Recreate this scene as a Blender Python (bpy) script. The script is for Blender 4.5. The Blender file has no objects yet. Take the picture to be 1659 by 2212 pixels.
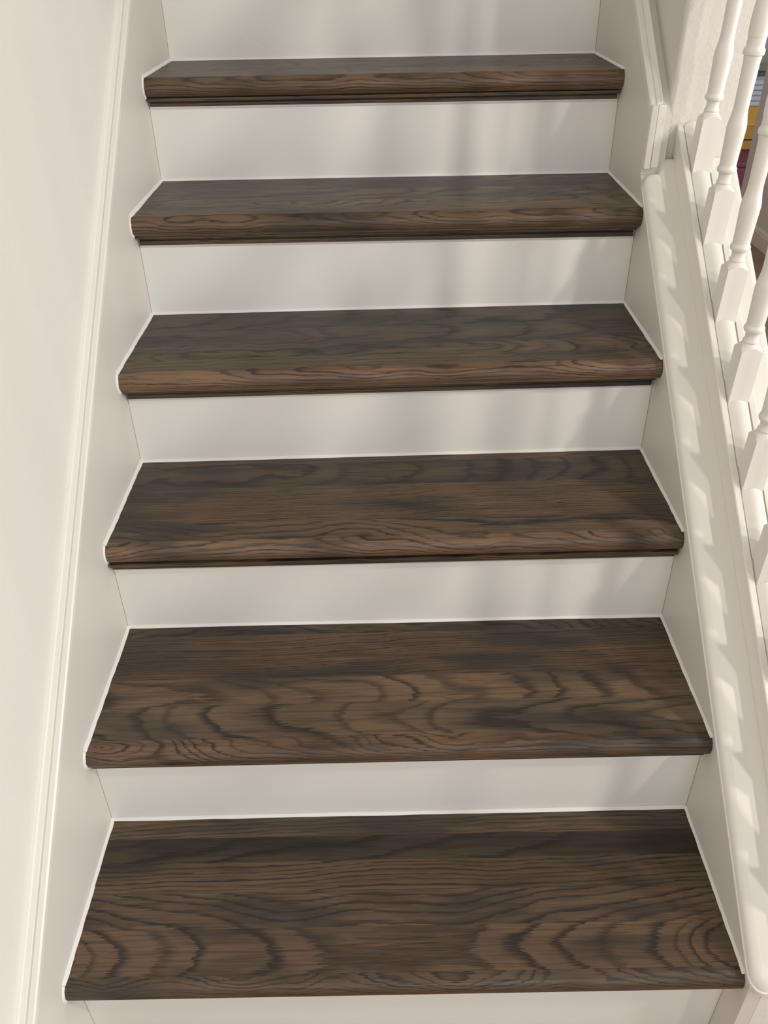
import bpy, bmesh, math, random
from mathutils import Vector, Matrix

random.seed(7)
scene = bpy.context.scene
COL = scene.collection

# ------------------------------------------------------------------ camera
CAM = Vector((-0.0077, -0.8460, 1.1666))
PITCH, YAW, ROLL, FPX = 0.6011, -0.0056, -0.0235, 1820.33
fwd = Vector((math.sin(YAW) * math.cos(PITCH), math.cos(YAW) * math.cos(PITCH), -math.sin(PITCH)))
rt0 = Vector((math.cos(YAW), -math.sin(YAW), 0))
up0 = rt0.cross(fwd)
rt = rt0 * math.cos(ROLL) + up0 * math.sin(ROLL)
up = up0 * math.cos(ROLL) - rt0 * math.sin(ROLL)
cam_data = bpy.data.cameras.new('camera')
cam = bpy.data.objects.new('camera', cam_data)
COL.objects.link(cam)
cam.matrix_world = Matrix(((rt.x, up.x, -fwd.x, CAM.x), (rt.y, up.y, -fwd.y, CAM.y),
                           (rt.z, up.z, -fwd.z, CAM.z), (0, 0, 0, 1)))
cam_data.sensor_fit = 'HORIZONTAL'
cam_data.sensor_width = 36
cam_data.lens = 36 * FPX / 1659
cam_data.clip_start = 0.02
scene.camera = cam

# ------------------------------------------------------------------ world, lamps, exposure
world = bpy.data.worlds.new('world')
scene.world = world
world.use_nodes = True
world.node_tree.nodes['Background'].inputs[0].default_value = (1.0, 0.955, 0.88, 1)
world.node_tree.nodes['Background'].inputs[1].default_value = 0.325


def area(name, loc, target, size, watts, col, size_y=None):
    l = bpy.data.lights.new(name, 'AREA')
    l.shape = 'RECTANGLE' if size_y else 'DISK'
    l.size = size
    if size_y:
        l.size_y = size_y
    l.energy = watts
    l.color = col
    o = bpy.data.objects.new(name, l)
    COL.objects.link(o)
    o.location = loc
    d = Vector(target) - Vector(loc)
    o.rotation_euler = d.to_track_quat('-Z', 'Y').to_euler()
    return o


# two recessed ceiling lamps of the hall on the open side, and a window far behind the camera
area('ceiling_lamp_near', (2.15, -1.00, 2.24), (0.2, 0.3, 0.4), 0.15, 18.5, (1.0, 0.94, 0.86))
area('ceiling_lamp_far', (2.00, -1.85, 2.24), (0.2, 0.3, 0.4), 0.15, 14, (1.0, 0.92, 0.85))
area('entry_window', (0.75, -6.5, 2.2), (0.0, 0.4, 0.6), 1.8, 56, (0.95, 0.98, 1.0), 1.5)
# wide glazed front of the open room on the right
area('room_window', (4.6, -0.6, 1.15), (0.0, 0.2, 0.6), 2.6, 110, (0.98, 0.985, 1.0), 1.7)

vs = scene.view_settings
vs.view_transform = 'Standard'
vs.look = 'None'
vs.exposure = 0.20
vs.gamma = 1.0
vs.use_curve_mapping = False

# ------------------------------------------------------------------ measured layout
HW = 0.4588                                    # half width between the skirt boards
RY = [-0.2408, -0.0067, 0.2429, 0.4870, 0.7269, 0.9661, 1.2081]   # riser planes
TZ = [0.0073, 0.1917, 0.3789, 0.5674, 0.7568, 0.9480]            # tread tops
NO = [0.0201, 0.0159, 0.0163, 0.0234, 0.0248, 0.0249]            # nosing overhangs
TWZ = [0.0001, 0.0003, 0.0016, 0.0016, -0.0013, -0.0017]
TWY = [0.0002, 0.0018, 0.0009, 0.0031, 0.0002, -0.0011]
FLOOR = -0.205
M = 0.772                                      # slope of the curb cap
def cap_z(y, h=0.0): return 0.228 + M * y + h


# ------------------------------------------------------------------ materials
class NT:
    def __init__(s, m):
        s.t = m.node_tree; s.n = s.t.nodes; s.l = s.t.links

    def new(s, kind, **kw):
        nd = s.n.new(kind)
        for k, v in kw.items():
            setattr(nd, k, v)
        return nd

    def link(s, a, b): s.l.new(a, b)

    def val(s, sock, v):
        if hasattr(v, 'is_output') or isinstance(v, bpy.types.NodeSocket):
            s.link(v, sock)
        else:
            sock.default_value = v

    def math(s, op, a, b=0.0, c=None, clamp=False):
        nd = s.new('ShaderNodeMath', operation=op, use_clamp=clamp)
        s.val(nd.inputs[0], a); s.val(nd.inputs[1], b)
        if c is not None:
            s.val(nd.inputs[2], c)
        return nd.outputs[0]

    def mixc(s, f, a, b, mode='MIX'):
        nd = s.new('ShaderNodeMix', data_type='RGBA', blend_type=mode)
        s.val(nd.inputs[0], f); s.val(nd.inputs[6], a); s.val(nd.inputs[7], b)
        return nd.outputs[2]

    def noise(s, vec, scale=1.0, detail=2.0, rough=0.5, dist=0.0):
        nd = s.new('ShaderNodeTexNoise')
        s.link(vec, nd.inputs['Vector'])
        nd.inputs['Scale'].default_value = scale
        nd.inputs['Detail'].default_value = detail
        nd.inputs['Roughness'].default_value = rough
        nd.inputs['Distortion'].default_value = dist
        return nd.outputs['Fac']

    def comb(s, x, y, z):
        nd = s.new('ShaderNodeCombineXYZ')
        for i, v in enumerate((x, y, z)):
            s.val(nd.inputs[i], v)
        return nd.outputs[0]

    def ramp(s, f, lo, hi, a=0.0, b=1.0):
        nd = s.new('ShaderNodeMapRange', interpolation_type='SMOOTHSTEP')
        s.val(nd.inputs[0], f)
        for i, v in enumerate((lo, hi, a, b)):
            s.val(nd.inputs[i + 1], v)
        return nd.outputs[0]


def base_mat(name, col, rough, spec=0.5):
    m = bpy.data.materials.new(name); m.use_nodes = True
    b = m.node_tree.nodes['Principled BSDF']
    b.inputs['Base Color'].default_value = (*col, 1)
    b.inputs['Roughness'].default_value = rough
    b.inputs['Specular IOR Level'].default_value = spec
    return m, NT(m), b


def paint(name, col, rough, bump, scale, stretch=(1, 1, 1), spec=0.5, tone=0.02):
    """painted surface: brush or roller relief and faint tone drift"""
    m, t, b = base_mat(name, col, rough, spec)
    tc = t.new('ShaderNodeTexCoord')
    mp = t.new('ShaderNodeMapping')
    t.link(tc.outputs['Object'], mp.inputs[0])
    mp.inputs['Scale'].default_value = stretch
    n1 = t.noise(mp.outputs[0], scale, 3, 0.6)
    n2 = t.noise(tc.outputs['Object'], 5.0, 2, 0.5)
    lo = tuple(c * (1 - tone) for c in col) + (1,)
    hi = tuple(min(1, c * (1 + tone)) for c in col) + (1,)
    t.link(t.mixc(n2, lo, hi), b.inputs['Base Color'])
    bp = t.new('ShaderNodeBump')
    bp.inputs['Strength'].default_value = bump
    bp.inputs['Distance'].default_value = 0.001
    t.link(n1, bp.inputs['Height'])
    t.link(bp.outputs[0], b.inputs['Normal'])
    return m


M_WALL = paint('wall_paint', (0.82, 0.79, 0.74), 0.7, 0.5, 160, spec=0.25)
M_WALL_DIM = paint('wall_paint_dimmed', (0.74, 0.705, 0.645), 0.7, 0.9, 120, spec=0.25)  # wall paint darkened in colour to imitate weaker light on the right wall
M_RISER = paint('riser_paint', (0.86, 0.855, 0.815), 0.42, 0.25, 40, (4, 14, 14), 0.5)
M_SKIRT = paint('skirt_paint', (0.73, 0.70, 0.64), 0.45, 0.12, 70, spec=0.45)
M_TRIM = paint('trim_paint', (0.82, 0.79, 0.725), 0.35, 0.12, 60, spec=0.5)
M_CAULK = paint('caulk', (0.86, 0.85, 0.82), 0.5, 0.2, 90, spec=0.4)
M_BALUSTER = paint('baluster_paint', (0.84, 0.81, 0.755), 0.38, 0.08, 60, spec=0.5)


def make_wood():
    """stained oak; every board carries its own pith position, taper, ring count and stain in object properties"""
    m, t, b = base_mat('stained_oak', (0.1, 0.07, 0.045), 0.42, 0.38)
    tc = t.new('ShaderNodeTexCoord')
    sp = t.new('ShaderNodeSeparateXYZ'); t.link(tc.outputs['Object'], sp.inputs[0])
    X, Y, Z = sp.outputs

    def attr(n):
        a = t.new('ShaderNodeAttribute', attribute_type='OBJECT', attribute_name=n)
        return a
    a1 = t.new('ShaderNodeSeparateXYZ'); t.link(attr('pith').outputs['Vector'], a1.inputs[0])
    a2 = t.new('ShaderNodeSeparateXYZ'); t.link(attr('taper').outputs['Vector'], a2.inputs[0])
    a3 = t.new('ShaderNodeSeparateXYZ'); t.link(attr('stain').outputs['Vector'], a3.inputs[0])
    py, pd, px = a1.outputs
    t1, t2, seed = a2.outputs
    dens, tone, wob = a3.outputs
    warm = attr('warm').outputs['Fac']
    dx = t.math('SUBTRACT', X, px)
    # slow wander of the pith along the board
    nA = t.noise(t.comb(t.math('MULTIPLY', X, 3.2), seed, 1.0), 1.0, 2, 0.55)
    nB = t.noise(t.comb(t.math('MULTIPLY', X, 2.6), seed, 7.0), 1.0, 2, 0.5)
    nC = t.noise(t.comb(t.math('MULTIPLY', X, 9.0), t.math('MULTIPLY', Y, 28.0), seed), 1.0, 3, 0.55)
    d = t.math('ADD', pd, t.math('ADD', t.math('MULTIPLY', dx, t1), t.math('MULTIPLY', t.math('MULTIPLY', dx, dx), t2)))
    d = t.math('ADD', d, t.math('MULTIPLY', t.math('SUBTRACT', nA, 0.5), t.math('MULTIPLY', wob, 0.05)))
    yy = t.math('SUBTRACT', t.math('SUBTRACT', Y, py), t.math('MULTIPLY', t.math('SUBTRACT', nB, 0.5), t.math('MULTIPLY', wob, 0.05)))
    dd = t.math('ADD', d, Z)
    H = t.math('SQRT', t.math('ADD', t.math('MULTIPLY', yy, yy), t.math('MULTIPLY', dd, dd)))
    H = t.math('ADD', H, t.math('MULTIPLY', t.math('SUBTRACT', nC, 0.5), t.math('MULTIPLY', wob, 0.010)))
    # ragged ring edges: fibres running along the board
    nF = t.noise(t.comb(t.math('MULTIPLY', X, 22.0), t.math('MULTIPLY', Y, 560.0), t.math('MULTIPLY', Z, 560.0)), 1.0, 2, 0.6)
    ph = t.math('MULTIPLY', H, dens)
    rv = t.noise(t.comb(t.math('MULTIPLY', ph, 0.45), seed, 3.0), 1.0, 1, 0.5)
    ph = t.math('ADD', ph, t.math('MULTIPLY', rv, 1.6))
    ph = t.math('ADD', ph, t.math('MULTIPLY', t.math('SUBTRACT', nF, 0.5), 0.62))
    fr = t.math('FRACT', ph)
    ring = t.math('MULTIPLY', t.ramp(fr, 0.0, 0.06), t.ramp(fr, 0.10, 0.46, 1.0, 0.0))
    # ring strength differs from ring to ring
    rs = t.noise(t.comb(t.math('FLOOR', ph), seed, 11.0), 7.3, 0, 0.5)
    ring = t.math('MULTIPLY', ring, t.ramp(rs, 0.25, 0.7, 0.55, 1.0))
    # pores
    nP = t.noise(t.comb(t.math('MULTIPLY', X, 19.0), t.math('MULTIPLY', Y, 540.0), t.math('MULTIPLY', Z, 540.0)), 1.0, 1, 0.5)
    pore = t.ramp(nP, 0.52, 0.66)
    pore = t.math('MULTIPLY', pore, t.math('ADD', 0.42, t.math('MULTIPLY', ring, 0.5)))
    # fine streaks and uneven stain
    nS = t.noise(t.comb(t.math('MULTIPLY', X, 5.0), t.math('MULTIPLY', Y, 210.0), t.math('ADD', seed, t.math('MULTIPLY', Z, 210.0))), 1.0, 3, 0.6)
    nL = t.noise(t.comb(t.math('MULTIPLY', X, 3.4), t.math('MULTIPLY', Y, 15.0), seed), 1.0, 3, 0.55)
    nM = t.noise(t.comb(t.math('MULTIPLY', X, 1.7), t.math('MULTIPLY', Y, 8.0), t.math('ADD', seed, 20.0)), 1.0, 2, 0.5)
    light = t.mixc(warm, (0.175, 0.128, 0.078, 1), (0.230, 0.138, 0.080, 1))
    dark = (0.031, 0.0245, 0.020, 1)
    grey = (0.043, 0.038, 0.034, 1)
    c = t.mixc(t.ramp(nL, 0.42, 0.68, 0.0, 0.85), light, grey)
    c = t.mixc(t.ramp(nM, 0.30, 0.70, 0.0, 0.35), c, (0.085, 0.050, 0.034, 1))
    c = t.mixc(t.math('MULTIPLY', ring, 0.96), c, dark)
    c = t.mixc(t.math('MULTIPLY', t.ramp(nS, 0.44, 0.72), 0.46), c, dark)
    c = t.mixc(t.math('MULTIPLY', pore, 0.8), c, (0.026, 0.021, 0.018, 1))
    tn = t.new('ShaderNodeVectorMath', operation='SCALE')
    t.link(c, tn.inputs[0]); t.link(t.math('MULTIPLY', tone, 0.85), tn.inputs['Scale'])
    t.link(tn.outputs[0], b.inputs['Base Color'])
    t.link(t.math('ADD', 0.40, t.math('MULTIPLY', pore, 0.2)), b.inputs['Roughness'])
    bp = t.new('ShaderNodeBump')
    bp.inputs['Strength'].default_value = 0.35
    bp.inputs['Distance'].default_value = 0.0006
    h = t.math('SUBTRACT', t.math('MULTIPLY', nS, 0.4), t.math('ADD', t.math('MULTIPLY', pore, 0.9), t.math('MULTIPLY', ring, 0.25)))
    t.link(h, bp.inputs['Height']); t.link(bp.outputs[0], b.inputs['Normal'])
    return m


M_WOOD = make_wood()


def plain(name, col, rough=0.6, spec=0.3, var=0.08, scale=12):
    m, t, b = base_mat(name, col, rough, spec)
    tc = t.new('ShaderNodeTexCoord')
    n = t.noise(tc.outputs['Object'], scale, 3, 0.5)
    t.link(t.mixc(n, tuple(c * (1 - var) for c in col) + (1,), tuple(min(1, c * (1 + var)) for c in col) + (1,)), b.inputs['Base Color'])
    return m


# ------------------------------------------------------------------ mesh helpers
def obj(name, bm, mat, parent=None, loc=None, smooth=False, bevel=0.0, seg=2):
    me = bpy.data.meshes.new(name)
    bmesh.ops.recalc_face_normals(bm, faces=bm.faces[:])
    bm.to_mesh(me); bm.free()
    me.materials.append(mat)
    o = bpy.data.objects.new(name, me)
    COL.objects.link(o)
    if parent:
        o.parent = parent
    if loc:
        o.location = loc
    if bevel:
        md = o.modifiers.new('bevel', 'BEVEL'); md.width = bevel; md.segments = seg; md.limit_method = 'ANGLE'
        md.harden_normals = False
    if smooth:
        for p in me.polygons:
            p.use_smooth = True
        me.set_sharp_from_angle(angle=math.radians(38))
        wn = o.modifiers.new('weighted_normal', 'WEIGHTED_NORMAL')
        wn.keep_sharp = True
        wn.weight = 100
    return o


def thing(name, label, cat, loc=(0, 0, 0), group=None):
    o = bpy.data.objects.new(name, None)
    COL.objects.link(o)
    o.location = loc
    o.empty_display_size = 0.05
    tag(o, label, cat, group)
    return o


def tag(o, label, cat, group=None):
    o['label'] = label; o['category'] = cat
    if group:
        o['group'] = group
    return o


def struct(o, label=None, cat=None):
    o['kind'] = 'structure'
    if label:
        o['label'] = label
    if cat:
        o['category'] = cat
    return o


def add_box(bm, a, b, f=None):
    vs_ = [bm.verts.new((x, y, z)) for x in (a[0], b[0]) for y in (a[1], b[1]) for z in (a[2], b[2])]
    for q in ((0, 1, 3, 2), (4, 6, 7, 5), (0, 4, 5, 1), (2, 3, 7, 6), (0, 2, 6, 4), (1, 5, 7, 3)):
        bm.faces.new([vs_[i] for i in q])
    if f:
        for v in vs_:
            v.co = f(v.co)
    return vs_


def box(a, b, f=None):
    bm = bmesh.new(); add_box(bm, a, b, f); return bm


def prism_x(poly, x0, x1, nx=1, f=None):
    """polygon in (y, z) swept along x"""
    bm = bmesh.new()
    rings = []
    for i in range(nx + 1):
        x = x0 + (x1 - x0) * i / nx
        rings.append([bm.verts.new((x, p[0], p[1])) for p in poly])
    n = len(poly)
    for i in range(nx):
        for j in range(n):
            bm.faces.new((rings[i][j], rings[i][(j + 1) % n], rings[i + 1][(j + 1) % n], rings[i + 1][j]))
    bm.faces.new(rings[0]); bm.faces.new(rings[-1][::-1])
    if f:
        for v in bm.verts:
            v.co = f(v.co)
    return bm


def sweep_slope(prof, y0, y1, zf, n=1, ends=True):
    """profile of (x, vertical offset) points carried along the stair slope from y0 to y1"""
    bm = bmesh.new()
    rings = []
    for i in range(n + 1):
        y = y0 + (y1 - y0) * i / n
        rings.append([bm.verts.new((p[0], y, zf(y) + p[1])) for p in prof])
    k = len(prof)
    for i in range(n):
        for j in range(k):
            bm.faces.new((rings[i][j], rings[i][(j + 1) % k], rings[i + 1][(j + 1) % k], rings[i + 1][j]))
    if ends:
        bm.faces.new(rings[0]); bm.faces.new(rings[-1][::-1])
    return bm


def lathe(bm, prof, cx, cy, seg=24):
    rings = []
    for r, z in prof:
        rings.append([bm.verts.new((cx + r * math.cos(2 * math.pi * i / seg), cy + r * math.sin(2 * math.pi * i / seg), z)) for i in range(seg)])
    for a, b_ in zip(rings, rings[1:]):
        for i in range(seg):
            bm.faces.new((a[i], a[(i + 1) % seg], b_[(i + 1) % seg], b_[i]))
    bm.faces.new(rings[0][::-1]); bm.faces.new(rings[-1])


# ------------------------------------------------------------------ the setting
WL = -HW - 0.0215                               # face of the left wall
struct(obj('wall_left', box((WL - 0.1, -3.2, FLOOR), (WL, 2.6, 2.3)), M_WALL), 'smooth off-white wall on the closed side of the stairs', 'wall')


def left_top(y): return 0.330 + 0.788 * y


# left skirt board with its cap moulding along the wall
poly = [(-0.50, FLOOR), (2.4, FLOOR), (2.4, left_top(2.4) - 0.0142), (-0.50, left_top(-0.50) - 0.0142)]
tl = struct(obj('trim_1', prism_x(poly, WL, -HW), M_SKIRT), 'white skirt board running up the closed wall beside the treads', 'skirt board')
prof = [(-HW, -0.014), (-HW, -0.003), (-HW - 0.002, 0.0), (-HW - 0.0085, 0.0008), (-HW - 0.0095, -0.0012), (-HW - 0.0108, -0.0012),
        (-HW - 0.0118, 0.0022), (-HW - 0.0175, 0.0040), (-HW - 0.0190, 0.0072), (WL, 0.0082), (WL, -0.014)]
obj('cap_moulding', sweep_slope(prof, -0.50, 2.4, left_top), M_TRIM, tl, smooth=True)

# upper wall on the open side, its end, and the low curb wall that carries the balusters
WR = 0.498
WE = 0.757
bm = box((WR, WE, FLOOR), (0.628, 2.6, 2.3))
wr = struct(obj('wall_right', bm, M_WALL_DIM, bevel=0.006, seg=3), 'full-height white wall beginning where the balusters end', 'wall')

poly = [(-0.286, FLOOR), (WE + 0.01, FLOOR), (WE + 0.01, cap_z(WE + 0.01) - 0.0005), (-0.286, cap_z(-0.286) - 0.0005)]
struct(obj('wall_curb', prism_x(poly, HW + 0.0205, 0.618), M_WALL), 'low sloping white wall under the balusters', 'wall')

# right skirt board: under the cap below, up the wall above
poly = [(-0.286, FLOOR), (0.742, FLOOR), (0.742, cap_z(0.742) - 0.0005), (-0.286, cap_z(-0.286) - 0.0005)]
struct(obj('trim_2', prism_x(poly, HW, HW + 0.020), M_SKIRT), 'white skirt board under the curb cap beside the treads', 'skirt board')
poly = [(0.7425, 0.40), (2.4, 0.40), (2.4, left_top(2.4) - 0.0602), (0.7425, left_top(0.7425) - 0.0602)]
bm_t3 = prism_x(poly, HW, WR)
poly = [(0.7425, left_top(0.7425) - 0.0602), (2.4, left_top(2.4) - 0.0602), (2.4, left_top(2.4) - 0.0182), (0.7425, left_top(0.7425) - 0.0182)]
bm_t4 = prism_x(poly, HW, HW + 0.0188)
me_t4 = bpy.data.meshes.new('skirt_top'); bm_t4.to_mesh(me_t4); bm_t4.free(); bm_t3.from_mesh(me_t4); bpy.data.meshes.remove(me_t4)
tr3 = struct(obj('trim_3', bm_t3, M_SKIRT), 'white skirt board on the full-height wall above the balusters', 'skirt board')
prof = [(HW, -0.018), (HW, -0.003), (HW + 0.002, 0.0), (HW + 0.0085, 0.0008), (HW + 0.0095, -0.0012), (HW + 0.0108, -0.0012),
        (HW + 0.0118, 0.0022), (HW + 0.0175, 0.0040), (HW + 0.0190, 0.0072), (HW + 0.0205, 0.0072), (HW + 0.0210, -0.016), (WR, -0.017), (WR, -0.060), (HW + 0.019, -0.060), (HW + 0.019, -0.018)]
obj('cap_moulding', sweep_slope(prof, 0.7425, 2.4, left_top), M_TRIM, tr3, smooth=True)
# end stop of that skirt: two upright strips with an open crack between them
zt = left_top(0.742) + 0.001
obj('end_strip', box((HW + 0.001, 0.733, cap_z(0.733) + 0.018), (HW + 0.0120, 0.7424, zt)), M_TRIM, tr3, bevel=0.0015)
obj('end_strip', box((HW + 0.0130, 0.735, cap_z(0.735) + 0.018), (HW + 0.0262, 0.7424, zt)), M_TRIM, tr3, bevel=0.0015)

# floor of the lower hall
M_FLOOR = plain('hall_floor_wood', (0.26, 0.165, 0.125), 0.45, 0.4, 0.25, 9)
fl = struct(obj('floor', box((WL - 0.1, -3.6, FLOOR - 0.05), (6.0, 7.0, FLOOR)), M_FLOOR), 'brown wooden floor of the hall beyond the railing', 'floor')


# ------------------------------------------------------------------ treads and risers
# boards of each tread, back to front: (front edge y, pith y, pith depth, pith x, slope, curve, seed, rings/m, tone, wobble, warmth)
BOARDS = [
    [(-0.0464, 0.06, 0.10, 0.0, 0.02, 0.0, 1.3, 240, 1.00, 0.5, 0.3),
     (-0.0879, -0.02, 0.10, 0.3, 0.10, 0.0, 2.1, 60, 0.46, 0.8, 0.0),
     (-0.1383, 0.10, 0.20, 0.0, 0.03, 0.0, 3.7, 190, 0.80, 0.5, 0.5),
     (-0.1930, -0.240, 0.085, -0.02, -0.02, -0.20, 4.4, 120, 0.98, 0.8, 0.6),
     (-0.2575, -0.230, 0.100, 0.00, -0.02, -0.36, 5.2, 92, 0.95, 0.7, 0.75),
     (None, -0.272, 0.022, 0.1, 0.04, 0.02, 6.6, 230, 0.85, 1.6, 0.25)],
    [(0.2158, 0.19, 0.09, 0.0, 0.05, 0.15, 11.3, 170, 0.72, 1.0, 0.4),
     (0.1153, 0.36, 0.12, 0.0, 0.05, 0.0, 12.9, 230, 0.82, 0.7, 0.75),
     (0.0593, 0.075, 0.055, -0.1, 0.10, 0.05, 13.2, 105, 1.15, 1.0, 0.55),
     (-0.0060, 0.030, 0.060, -0.15, -0.14, 0.00, 14.8, 85, 1.15, 1.0, 0.25),
     (None, -0.018, 0.040, 0.26, 0.02, -0.14, 15.5, 260, 0.95, 0.9, 1.0)],
    [(0.4640, 0.55, 0.10, 0.0, 0.05, 0.0, 21.3, 200, 0.78, 0.6, 0.3),
     (0.3883, 0.43, 0.10, 0.0, 0.10, 0.1, 22.2, 90, 0.66, 1.1, 0.3),
     (0.2830, 0.52, 0.10, 0.0, 0.04, 0.0, 23.8, 230, 0.86, 0.8, 0.75),
     (0.2194, 0.225, 0.040, 0.1, 0.04, 0.05, 24.1, 120, 0.95, 1.4, 0.4),
     (None, 0.235, 0.060, 0.1, 0.08, 0.1, 25.9, 150, 1.25, 1.3, 0.8)],
    [(0.6400, 0.70, 0.15, 0.0, 0.10, 0.0, 31.3, 80, 0.58, 0.8, 0.1),
     (0.5694, 0.60, 0.10, 0.2, 0.04, 0.0, 32.4, 130, 0.62, 1.0, 0.1),
     (0.5050, 0.530, 0.035, 0.25, 0.09, 0.1, 33.6, 130, 0.80, 1.3, 0.4),
     (0.4640, 0.58, 0.08, 0.0, 0.04, 0.0, 34.2, 200, 0.90, 0.8, 0.4),
     (None, 0.50, 0.08, 0.0, 0.03, 0.0, 35.8, 210, 1.22, 0.9, 0.9)],
    [(0.8700, 0.97, 0.12, 0.0, 0.05, 0.0, 41.7, 150, 0.74, 0.8, 0.5),
     (0.7863, 0.86, 0.10, 0.0, 0.08, 0.05, 42.5, 110, 0.92, 1.0, 0.5),
     (None, 0.79, 0.10, 0.0, 0.04, 0.0, 43.3, 230, 0.96, 0.8, 0.7)],
    [(1.1200, 1.25, 0.12, 0.0, 0.05, 0.0, 51.4, 140, 0.78, 0.7, 0.4),
     (1.0200, 1.12, 0.10, 0.0, 0.08, 0.05, 52.9, 140, 0.86, 0.9, 0.4),
     (None, 1.02, 0.10, 0.0, 0.04, 0.0, 53.6, 220, 1.05, 0.8, 0.8)],
]
TREAD_LABELS = [
    'dark oak stair tread at the bottom of the flight with bold arched grain',
    'dark oak stair tread second from the bottom with zigzag grain',
    'dark oak stair tread third from the bottom with wavy brown grain',
    'dark oak stair tread third from the top with grey back edge',
    'dark oak stair tread second from the top, even brown',
    'dark oak stair tread at the top of the flight, the shallowest looking',
]
RISER_LABELS = [
    'white riser under the lowest tread, cut off by the bottom edge of the photo',
    'white riser just above the lowest tread',
    'white riser just above the second tread from the bottom',
    'white riser just above the third tread from the bottom',
    'white riser just above the third tread from the top',
    'white riser just above the second tread from the top',
    'white riser above the topmost tread, cut off by the top edge of the photo',
]
TH = 0.036
EXTRA = [0.0145, 0.010, 0.007, 0.014, 0.012, 0.003]           # further reach of each nosing
COVE = [(0.012, 0.012), (0.012, 0.012), (0.0205, 0.016), (0.023, 0.018), (0.022, 0.018), (0.017, 0.016)]


def twist(k):
    def f(co):
        s = co.x / HW
        return Vector((co.x, co.y + TWY[k] * s, co.z + TWZ[k] * s))
    return f


def bead(p0, p1, inward, upv, w, seed, taper=0.35):
    """a hand-drawn caulk fillet from p0 to p1 in the corner between two faces"""
    rnd = random.Random(seed)
    bm = bmesh.new()
    n = 28
    p0 = Vector(p0); p1 = Vector(p1); inward = Vector(inward); upv = Vector(upv)
    rings = []
    w1 = w2 = w
    for i in range(n + 1):
        w1 += (w - w1) * 0.4 + rnd.uniform(-1, 1) * w * taper * 0.4
        w2 += (w - w2) * 0.4 + rnd.uniform(-1, 1) * w * taper * 0.4
        p = p0.lerp(p1, i / n)
        rings.append([bm.verts.new(p), bm.verts.new(p + inward * w1), bm.verts.new(p + inward * w1 * 0.42 + upv * w2 * 0.42), bm.verts.new(p + upv * w2)])
    for a, b_ in zip(rings, rings[1:]):
        for j in range(4):
            bm.faces.new((a[j], a[(j + 1) % 4], b_[(j + 1) % 4], b_[j]))
    bm.faces.new(rings[0]); bm.faces.new(rings[-1][::-1])
    return bm


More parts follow.
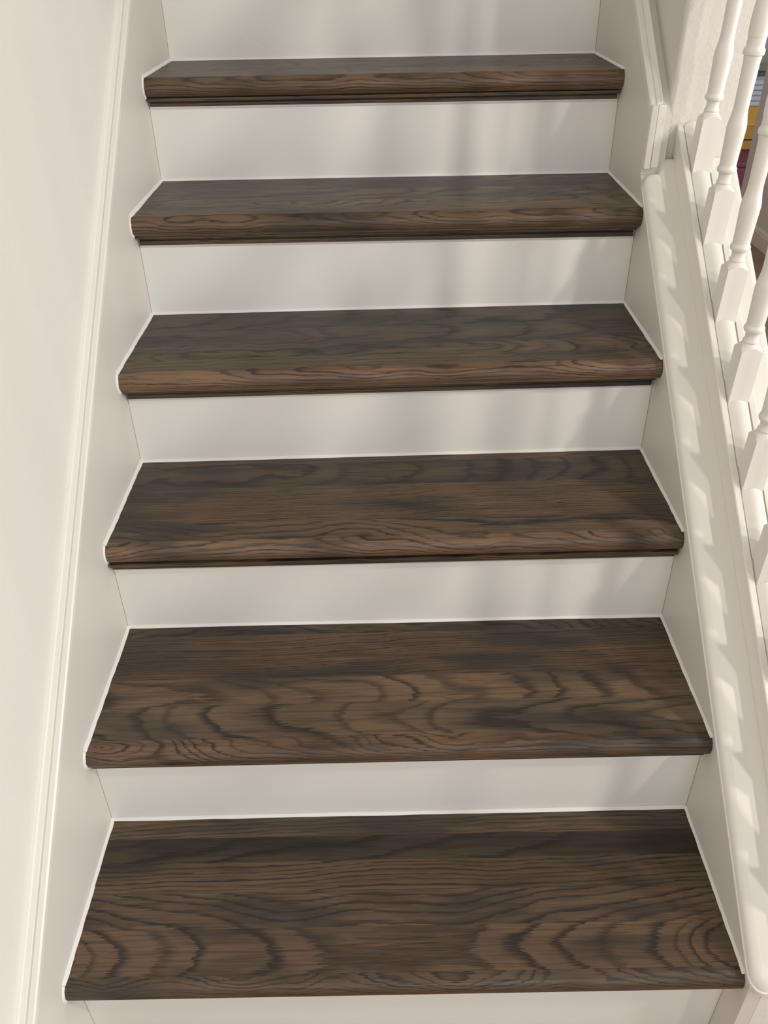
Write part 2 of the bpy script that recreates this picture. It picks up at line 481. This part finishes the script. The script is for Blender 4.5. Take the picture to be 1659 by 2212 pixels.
for k in range(6):
    z1 = TZ[k]; z0 = z1 - TH
    yb = RY[k + 1]
    yf = RY[k] - NO[k] - 0.001 - EXTRA[k]
    f = twist(k)
    root = thing('stair_tread', TREAD_LABELS[k], 'stair tread', (0, yf, z0))
    inv = Matrix.Translation((0, -yf, -z0))
    edge = yb - 0.0005
    gap = 0.0012
    e_x = HW - gap
    for bi, (fy, py, pd, px, s1, s2, seed, dens, tone, wob, warm) in enumerate(BOARDS[k]):
        if fy is not None:
            fy = max(fy, yf + TH / 2 * 0.92 + 0.0006)
            bm = prism_x([(edge, z0), (edge, z1), (fy + 0.00015, z1), (fy + 0.00015, z0)], -e_x, e_x, 1, f)
            nm = 'board'
        else:
            r = TH / 2
            pr = [(edge, z0), (edge, z1)]
            for a in range(0, 13):
                an = math.pi / 2 + math.pi * a / 12
                pr.append((yf + r * 0.92 + r * 0.92 * math.cos(an), z0 + r + r * math.sin(an)))
            bm = prism_x(pr, -e_x, e_x, 1, f)
            nm = 'nosing'
        bm.transform(inv)
        o = obj(nm, bm, M_WOOD, root, smooth=(nm == 'nosing'))
        o['pith'] = (py - yf, pd, px); o['taper'] = (s1, s2, seed); o['stain'] = (float(dens), tone, wob); o['warm'] = float(warm)
        edge = fy
    # cove moulding under the nosing
    yr = RY[k]
    ch, cd = COVE[k]
    pr = [(yr - 0.0003, z0 - 0.0001), (yr - 0.0003, z0 - ch), (yr - 0.0050, z0 - ch), (yr - 0.0060, z0 - ch + 0.0012), (yr - 0.0058, z0 - ch + ch * 0.36)]
    for a in range(0, 7):
        an = math.pi / 2 * a / 6
        pr.append((yr - 0.0042 - (cd - 0.0042) * (1 - math.cos(an)), z0 - ch * 0.62 + (ch * 0.62 - 0.0062) * math.sin(an)))
    pr += [(yr - cd - 0.0030, z0 - 0.0060), (yr - cd - 0.0034, z0 - 0.0052), (yr - cd - 0.0034, z0 - 0.0001)]
    bm = prism_x(pr, -HW + 0.003, HW - 0.004, 1, f)
    bm.transform(inv)
    o = obj('cove_moulding', bm, M_WOOD, root, smooth=True)
    o['pith'] = (0.03, 0.12, 0.0); o['taper'] = (0.03, 0.0, 60.0 + k); o['stain'] = (240.0, 0.85, 0.6); o['warm'] = 0.3
    # caulk beads: along the riser behind, and along each skirt board
    zc = z1 + 0.0001
    parts = [bead((-e_x, yb - 0.0002, zc), (e_x, yb - 0.0002, zc), (0, -1, 0), (0, 0, 1), 0.0042, 100 + k),
             bead((-HW + 0.0002, yb, zc), (-HW + 0.0002, yf + 0.008, zc), (1, 0, 0), (0, 0, 1), 0.0046, 200 + k),
             bead((HW - 0.0002, yb, zc), (HW - 0.0002, yf + 0.008, zc), (-1, 0, 0), (0, 0, 1), 0.0036, 300 + k)]
    # painted edge under the cove
    zl = z0 - ch
    parts.append(prism_x([(yr - 0.0002, zl - 0.0001), (yr - 0.0050, zl - 0.0001), (yr - 0.0046, zl - 0.0008), (yr - 0.0008, zl - 0.0052), (yr - 0.0002, zl - 0.0052)], -HW + 0.003, HW - 0.003))
    # short bead down the end of the nosing, against the left skirt
    rnd = random.Random(400 + k)
    bm = bmesh.new()
    rings = []
    r = TH / 2
    for a in range(0, 11):
        an = math.pi / 2 + math.pi * 0.97 * a / 10
        w = 0.0022 + rnd.random() * 0.0016
        yc, zc2 = yf + r * 0.92 + r * 0.92 * math.cos(an), z0 + r + r * math.sin(an)
        ny, nz = math.cos(an), math.sin(an)
        x0 = -HW + 0.0002
        rings.append([bm.verts.new((x0, yc - ny * 0.001, zc2 - nz * 0.001)), bm.verts.new((x0 + w * 0.8, yc, zc2)),
                      bm.verts.new((x0, yc + ny * w, zc2 + nz * w))])
    for a_, b_ in zip(rings, rings[1:]):
        for j in range(3):
            bm.faces.new((a_[j], a_[(j + 1) % 3], b_[(j + 1) % 3], b_[j]))
    bm.faces.new(rings[0]); bm.faces.new(rings[-1][::-1])
    parts.append(bm)
    fb = twist(k + 1) if k < 5 else f
    for pi, bm in enumerate(parts):
        for v in bm.verts:
            v.co = Vector((v.co.x, fb(v.co).y, f(v.co).z)) if pi == 0 else f(v.co)
        bm.transform(inv)
        obj('caulk_bead', bm, M_CAULK, root, smooth=True)['label'] = 'white caulk bead along the edge of the tread'

for k in range(7):
    zb = FLOOR if k == 0 else TZ[k - 1] + 0.0002
    ztop = (TZ[k] - TH - 0.0002) if k < 6 else TZ[5] + 0.185
    lo = k - 1 if k > 0 else None
    hi = k if k < 6 else None

    def fr_(co, k=k, zb=zb, lo=lo, hi=hi):
        u = co.x / HW
        q = (lo if lo is not None else hi) if co.z < zb + 0.01 else (hi if hi is not None else lo)
        dz = 0 if (co.z < zb + 0.01 and lo is None) or (co.z > zb + 0.01 and hi is None) else TWZ[q] * u
        qy = hi if hi is not None else lo
        return Vector((co.x, co.y + TWY[qy] * u + 0.0002, co.z + dz))
    bm = box((-HW + 0.0006, RY[k], zb), (HW - 0.0006, RY[k] + 0.018, ztop), fr_)
    bm.transform(Matrix.Translation((0, -RY[k], -zb)))
    o = obj('stair_riser', bm, M_RISER, None, (0, RY[k], zb))
    tag(o, RISER_LABELS[k], 'stair riser')

# ------------------------------------------------------------------ curb cap: a rounded slab lying on the sloping wall
def slab_outline(x0, x1, s0, s1, rad, notch):
    """plan outline (x, s): rounded lower corners, the upper end notched round the skirt's end"""
    pts = []
    for a in range(7):
        an = math.pi + math.pi / 2 * a / 6
        pts.append((x0 + rad + rad * math.cos(an), s0 + rad + rad * math.sin(an)))
    for a in range(7):
        an = 1.5 * math.pi + math.pi / 2 * a / 6
        pts.append((x1 - rad + rad * math.cos(an), s0 + rad + rad * math.sin(an)))
    pts += [(x1, s1), (notch[0], s1), (notch[0], notch[1] + 0.004)]
    r2 = 0.019
    pts.append((notch[0] - 0.004, notch[1]))
    for a in range(6):
        an = math.pi / 2 + math.pi / 2 * a / 5
        pts.append((x0 + r2 + r2 * math.cos(an), notch[1] - r2 + r2 * math.sin(an)))
    return pts


def inset(pts, d):
    n = len(pts); out = []
    for i in range(n):
        p0, p1, p2 = Vector(pts[i - 1]), Vector(pts[i]), Vector(pts[(i + 1) % n])
        a = (p1 - p0).normalized(); b_ = (p2 - p1).normalized()
        na = Vector((-a.y, a.x)); nb = Vector((-b_.y, b_.x))
        m_ = na + nb
        l = max(0.35, m_.length_squared / 2)
        out.append(p1 + m_ * (d / l))
    return out


cap_out = slab_outline(0.4555, 0.630, -0.294, WE - 0.0005, 0.022, (0.486, 0.731))
layers = [(0.0, 0.0), (0.0, 0.0045), (0.0016, 0.0048)]
for a in range(1, 9):
    an = math.pi / 2 * a / 8
    layers.append((0.0016 + 0.0135 * (1 - math.cos(an)), 0.0048 + 0.0172 * math.sin(an)))
bm = bmesh.new()
rings = []
for d_, h in layers:
    rings.append([bm.verts.new((p.x, p.y, cap_z(p.y, h))) for p in inset(cap_out, d_)])
n = len(cap_out)
for a_, b_ in zip(rings, rings[1:]):
    for j in range(n):
        bm.faces.new((a_[j], a_[(j + 1) % n], b_[(j + 1) % n], b_[j]))
bm.faces.new(rings[0][::-1])
# flat top as its own patch of faces so that the rounding shades cleanly
top = [bm.verts.new(v.co) for v in rings[-1]]
bm.faces.new(top)
struct(obj('trim_4', bm, M_TRIM, smooth=True), 'white round-edged sloping cap board under the baluster rail', 'trim')

# ------------------------------------------------------------------ balustrade
SX0, SX1 = 0.5145, 0.5700                       # shoe rail
SH = 0.048                                      # height of its top above the cap
BW = 0.0318                                     # square of a baluster
BX = 0.5260                                     # left face of the balusters
BY = [0.6729, 0.5587, 0.4432, 0.3305, 0.2154, 0.1013, -0.0140, -0.1290, -0.2440]
GX0, GX1 = BX - 0.0018, BX + BW + 0.0018
CT = 0.022
ye, ys = -0.285, WE - 0.002
shoe = thing('shoe_rail', 'white grooved rail on the curb cap that the balusters stand in', 'rail', (SX0, ye, cap_z(ye, CT)))
sinv = Matrix.Translation((-SX0, -ye, -cap_z(ye, CT)))
gd = 0.005
prof = [(SX0, 0.0003), (SX0, SH - 0.0015), (SX0 + 0.0015, SH), (GX0, SH), (GX0, SH - gd), (GX1, SH - gd), (GX1, SH), (SX1 - 0.0015, SH), (SX1, SH - 0.0015), (SX1, 0.0003)]
bm = sweep_slope(prof, ye, ys, lambda y: cap_z(y, CT), 1)
bm.transform(sinv)
obj('rail_body', bm, M_TRIM, shoe)
spans = []
prev = ys
for yb in BY:
    spans.append((yb + BW + 0.0004, prev)); prev = yb - 0.0004
spans.append((ye, prev))
for a_, b_ in spans:
    if b_ - a_ < 0.01:
        continue
    pr = [(GX0 + 0.0022, SH - gd + 0.0002), (GX0 + 0.0022, SH - 0.0015)]
    for i in range(1, 8):
        u = i / 8
        pr.append((GX0 + 0.0022 + (GX1 - GX0 - 0.0044) * u, SH - 0.0015 + 0.0062 * math.sin(math.pi * u)))
    pr += [(GX1 - 0.0022, SH - 0.0015), (GX1 - 0.0022, SH - gd + 0.0002)]
    bm = sweep_slope(pr, a_, b_, lambda y: cap_z(y, CT), 1)
    bm.transform(sinv)
    obj('fillet', bm, M_TRIM, shoe, smooth=True)

# one baluster: square base cut to the slope, turned shaft above
TOP = 0.80
prof = [(0.0128, 0.080), (0.0128, 0.0925), (0.0118, 0.0945), (0.0130, 0.0965), (0.0126, 0.0990), (0.0112, 0.1010), (0.0108, 0.1060), (0.0116, 0.1105),
        (0.0128, 0.1118), (0.0155, 0.1125), (0.0167, 0.1150), (0.0169, 0.1170), (0.0164, 0.1195), (0.0146, 0.1215), (0.0144, 0.1240), (0.0147, 0.1360), (0.0155, 0.1560), (0.0163, 0.1720), (0.0165, 0.1790),
        (0.0160, 0.1840), (0.0145, 0.1910), (0.0131, 0.1990), (0.0124, 0.2070), (0.0123, 0.2140), (0.0127, 0.2350), (0.0133, 0.2620), (0.0137, 0.2780), (0.0146, 0.2810),
        (0.0144, 0.2838), (0.0147, 0.2848), (0.0166, 0.2856), (0.0174, 0.2885), (0.0172, 0.2930), (0.0150, 0.2958), (0.0146, 0.3000), (0.0150, 0.3030), (0.0145, 0.3040), (0.0147, 0.3085), (0.0155, 0.3090), (0.0153, 0.3102),
        (0.0160, 0.3200), (0.0163, 0.3320), (0.0156, 0.3450), (0.0142, 0.3570), (0.0132, 0.3700), (0.0128, 0.3850), (0.0122, 0.46), (0.0110, 0.56), (0.0098, 0.640), (0.0100, 0.652), (0.0130, 0.655), (0.0140, 0.660), (0.0125, 0.666), (0.0110, 0.675), (0.0140, 0.690)]
prof = [(r_ * (0.91 if z_ > 0.1105 else 0.95), z_ - (0.007 * min(1.0, max(0.0, (z_ - 0.19) / 0.07)))) for r_, z_ in prof]
LEAN = 0.034
ROWS = ['topmost', 'second', 'third', 'fourth', 'fifth', 'sixth', 'seventh', 'eighth', 'ninth']


def base_bm():
    """square base: foot cut along the slope, head worked to an arched shoulder on each face"""
    bm = bmesh.new()
    w = BW
    N = 6
    cx = cy = w / 2
    ring0, ring1, ring2, ring3 = [], [], [], []
    per = []
    for (ax, ay), (bx_, by_) in (((0, 0), (w, 0)), ((w, 0), (w, w)), ((w, w), (0, w)), ((0, w), (0, 0))):
        for i in range(N):
            u = i / N
            per.append((ax + (bx_ - ax) * u, ay + (by_ - ay) * u, math.sin(math.pi * u)))
    for x, y, s in per:
        zlo = M * y + 0.0003 - 0.0049 + 0.036 * x
        ring0.append(bm.verts.new((x, y, zlo)))
        ring1.append(bm.verts.new((x, y, 0.0835 + 0.0055 * s)))
        d = math.hypot(x - cx, y - cy)
        for rr, ring, zz in ((0.0150, ring2, 0.0905), (0.0128, ring3, 0.0930)):
            ring.append(bm.verts.new((cx + (x - cx) / d * rr, cy + (y - cy) / d * rr, zz)))
    n = len(per)
    for a_, b_ in ((ring0, ring1), (ring1, ring2), (ring2, ring3)):
        for j in range(n):
            bm.faces.new((a_[j], a_[(j + 1) % n], b_[(j + 1) % n], b_[j]))
    bm.faces.new(ring0[::-1]); bm.faces.new(ring3)
    return bm


base_me = shaft_me = None
for i, yb in enumerate(BY):
    zb = cap_z(yb, CT + SH)
    lab = f'white turned baluster, {ROWS[i]} of the row counting down from the full-height wall'
    t = thing('baluster', lab, 'baluster', (BX + 0.0008, yb, zb), 'balusters along the open side of the stairs')
    t.rotation_euler.y = LEAN
    if base_me is None:
        b1 = obj('square_base', base_bm(), M_BALUSTER, t, smooth=True)
        bm = bmesh.new(); lathe(bm, prof, BW / 2, BW / 2, 28)
        b2 = obj('turned_shaft', bm, M_BALUSTER, t, smooth=True)
        b3 = obj('square_top', box((0.002, 0.002, 0.688), (BW - 0.002, BW - 0.002, TOP - 0.04), lambda co: Vector((co.x, co.y, co.z + (M * co.y if co.z > 0.7 else 0)))), M_BALUSTER, t, bevel=0.001)
        protos = (b1, b2, b3)
    else:
        for p in protos:
            c = p.copy(); COL.objects.link(c); c.parent = t

HX = BX + LEAN * (TOP - 0.04)
hr_prof = [(HX - 0.012, 0.0), (HX - 0.014, 0.012), (HX - 0.010, 0.022), (HX - 0.016, 0.034), (HX - 0.008, 0.052), (HX + BW / 2, 0.058),
           (HX + BW + 0.008, 0.052), (HX + BW + 0.016, 0.034), (HX + BW + 0.010, 0.022), (HX + BW + 0.014, 0.012), (HX + BW + 0.012, 0.0)]
o = obj('handrail', sweep_slope(hr_prof, -0.35, WE - 0.002, lambda y: cap_z(y, CT + SH + TOP - 0.0385)), M_BALUSTER, None, smooth=True)
tag(o, 'white sloping handrail resting on the tops of the balusters', 'handrail')

# ------------------------------------------------------------------ the hall beyond the railing
M_HALL = plain('hall_wall_paint', (0.70, 0.60, 0.55), 0.75, 0.2, 0.02, 6)
struct(obj('wall_hall', box((1.935, 2.9, FLOOR), (2.06, 3.88, 2.3)), M_HALL, bevel=0.003), 'pinkish white hall wall seen past the lower balusters', 'wall')
bp = [(1.935, FLOOR), (1.921, FLOOR), (1.921, FLOOR + 0.066), (1.924, FLOOR + 0.071), (1.924, FLOOR + 0.078), (1.930, FLOOR + 0.086), (1.935, FLOOR + 0.088)]
bm = bmesh.new()
ra = [bm.verts.new((p[0], 2.9, p[1])) for p in bp]; rb = [bm.verts.new((p[0], 3.88, p[1])) for p in bp]
for j in range(len(bp)):
    bm.faces.new((ra[j], ra[(j + 1) % len(bp)], rb[(j + 1) % len(bp)], rb[j]))
bm.faces.new(ra); bm.faces.new(rb[::-1])
struct(obj('baseboard_hall', bm, M_HALL), 'white baseboard along the foot of the hall wall', 'baseboard')
M_BACK = plain('back_wall_paint', (0.46, 0.49, 0.53), 0.8, 0.2, 0.03, 4)
struct(obj('wall_back', box((1.2, 6.2, FLOOR), (5.0, 6.3, 2.3)), M_BACK), 'grey wall of the far room', 'wall')

M_PURPLE = plain('purple_plastic', (0.17, 0.035, 0.075), 0.5, 0.4, 0.1, 14)
M_YELLOW_LIT = plain('yellow_plastic_lit', (0.85, 0.42, 0.015), 0.45, 0.4, 0.06, 10)  # bin yellow painted brighter for the light on its top
M_YELLOW_SHADE = plain('yellow_plastic_shaded', (0.46, 0.25, 0.04), 0.5, 0.4, 0.06, 10)  # same bin yellow, darkened to paint in the shade on its front
M_BLACK = plain('black_strap', (0.02, 0.018, 0.018), 0.7, 0.2)
M_CLOTH = plain('pale_blue_cloth', (0.52, 0.58, 0.70), 0.9, 0.1, 0.15, 40)
M_SHELF = plain('grey_shelf_paint', (0.33, 0.33, 0.30), 0.6, 0.3, 0.05, 10)
M_ORANGE = plain('orange_plastic', (0.80, 0.36, 0.03), 0.5, 0.4, 0.06, 10)

chest = thing('toy_chest', 'purple toy chest on the hall floor, seen between balusters', 'toy chest', (2.4, 4.45, FLOOR))
o = obj('body', box((-0.42, 0, 0.0), (0.42, 1.25, 0.180)), M_PURPLE, chest, bevel=0.012)
o = obj('lid', box((-0.43, -0.012, 0.1802), (0.43, 1.26, 0.212)), M_PURPLE, chest, bevel=0.008)
cz = FLOOR + 0.212
bin_ = thing('storage_bin', 'yellow storage bin with a black strap standing on the purple chest', 'bin', (2.45, 4.77, cz + 0.0004))
obj('body', box((-0.36, 0, 0.0), (0.36, 0.86, 0.143)), M_YELLOW_SHADE, bin_, bevel=0.008)
obj('lid', box((-0.37, -0.008, 0.1432), (0.37, 0.87, 0.150)), M_YELLOW_LIT, bin_, bevel=0.003)['label'] = 'yellow lid, its lit top painted brighter'
obj('strap', box((-0.3605, -0.0035, 0.056), (0.3605, -0.0003, 0.063)), M_BLACK, bin_)
zc = cz + 0.1508
for i in range(5):
    t = obj('folded_cloth', box((-0.21 + 0.008 * (i % 2), 0, 0), (0.21 - 0.012 * (i % 3), 0.24 - 0.01 * i, 0.030)), M_CLOTH, None, (2.50 + 0.004 * (i % 3), 5.37 + 0.012 * i, zc + i * 0.0304), smooth=True, bevel=0.012, seg=3)
    tag(t, 'pale blue folded cloth, ' + ['lowest', 'second from the bottom', 'middle one', 'second from the top', 'topmost'][i] + ' of the pile on the yellow bin', 'cloth', 'folded cloths on the yellow bin')
shelf = thing('shelf_unit', 'grey shelf unit against the far wall, behind the yellow bin', 'shelf', (2.9, 5.86, FLOOR))
for x in (-0.75, 0.75):
    obj('side_panel', box((x - 0.015, 0, 0), (x + 0.015, 0.32, 0.62)), M_SHELF, shelf)
obj('back_panel', box((-0.735, 0.12, 0.0), (0.735, 0.13, 0.62)), M_SHELF, shelf)
for zz in (0.10, 0.435, 0.515):
    obj('shelf_board', box((-0.735, 0, zz), (0.735, 0.1196, zz + 0.035)), M_SHELF, shelf)
t = obj('orange_box', box((-0.08, 0, 0), (0.08, 0.14, 0.21)), M_ORANGE, None, (2.655, 5.38, zc), bevel=0.006)
t.location.x = 2.83
tag(t, 'orange box standing beside the folded cloths', 'box')
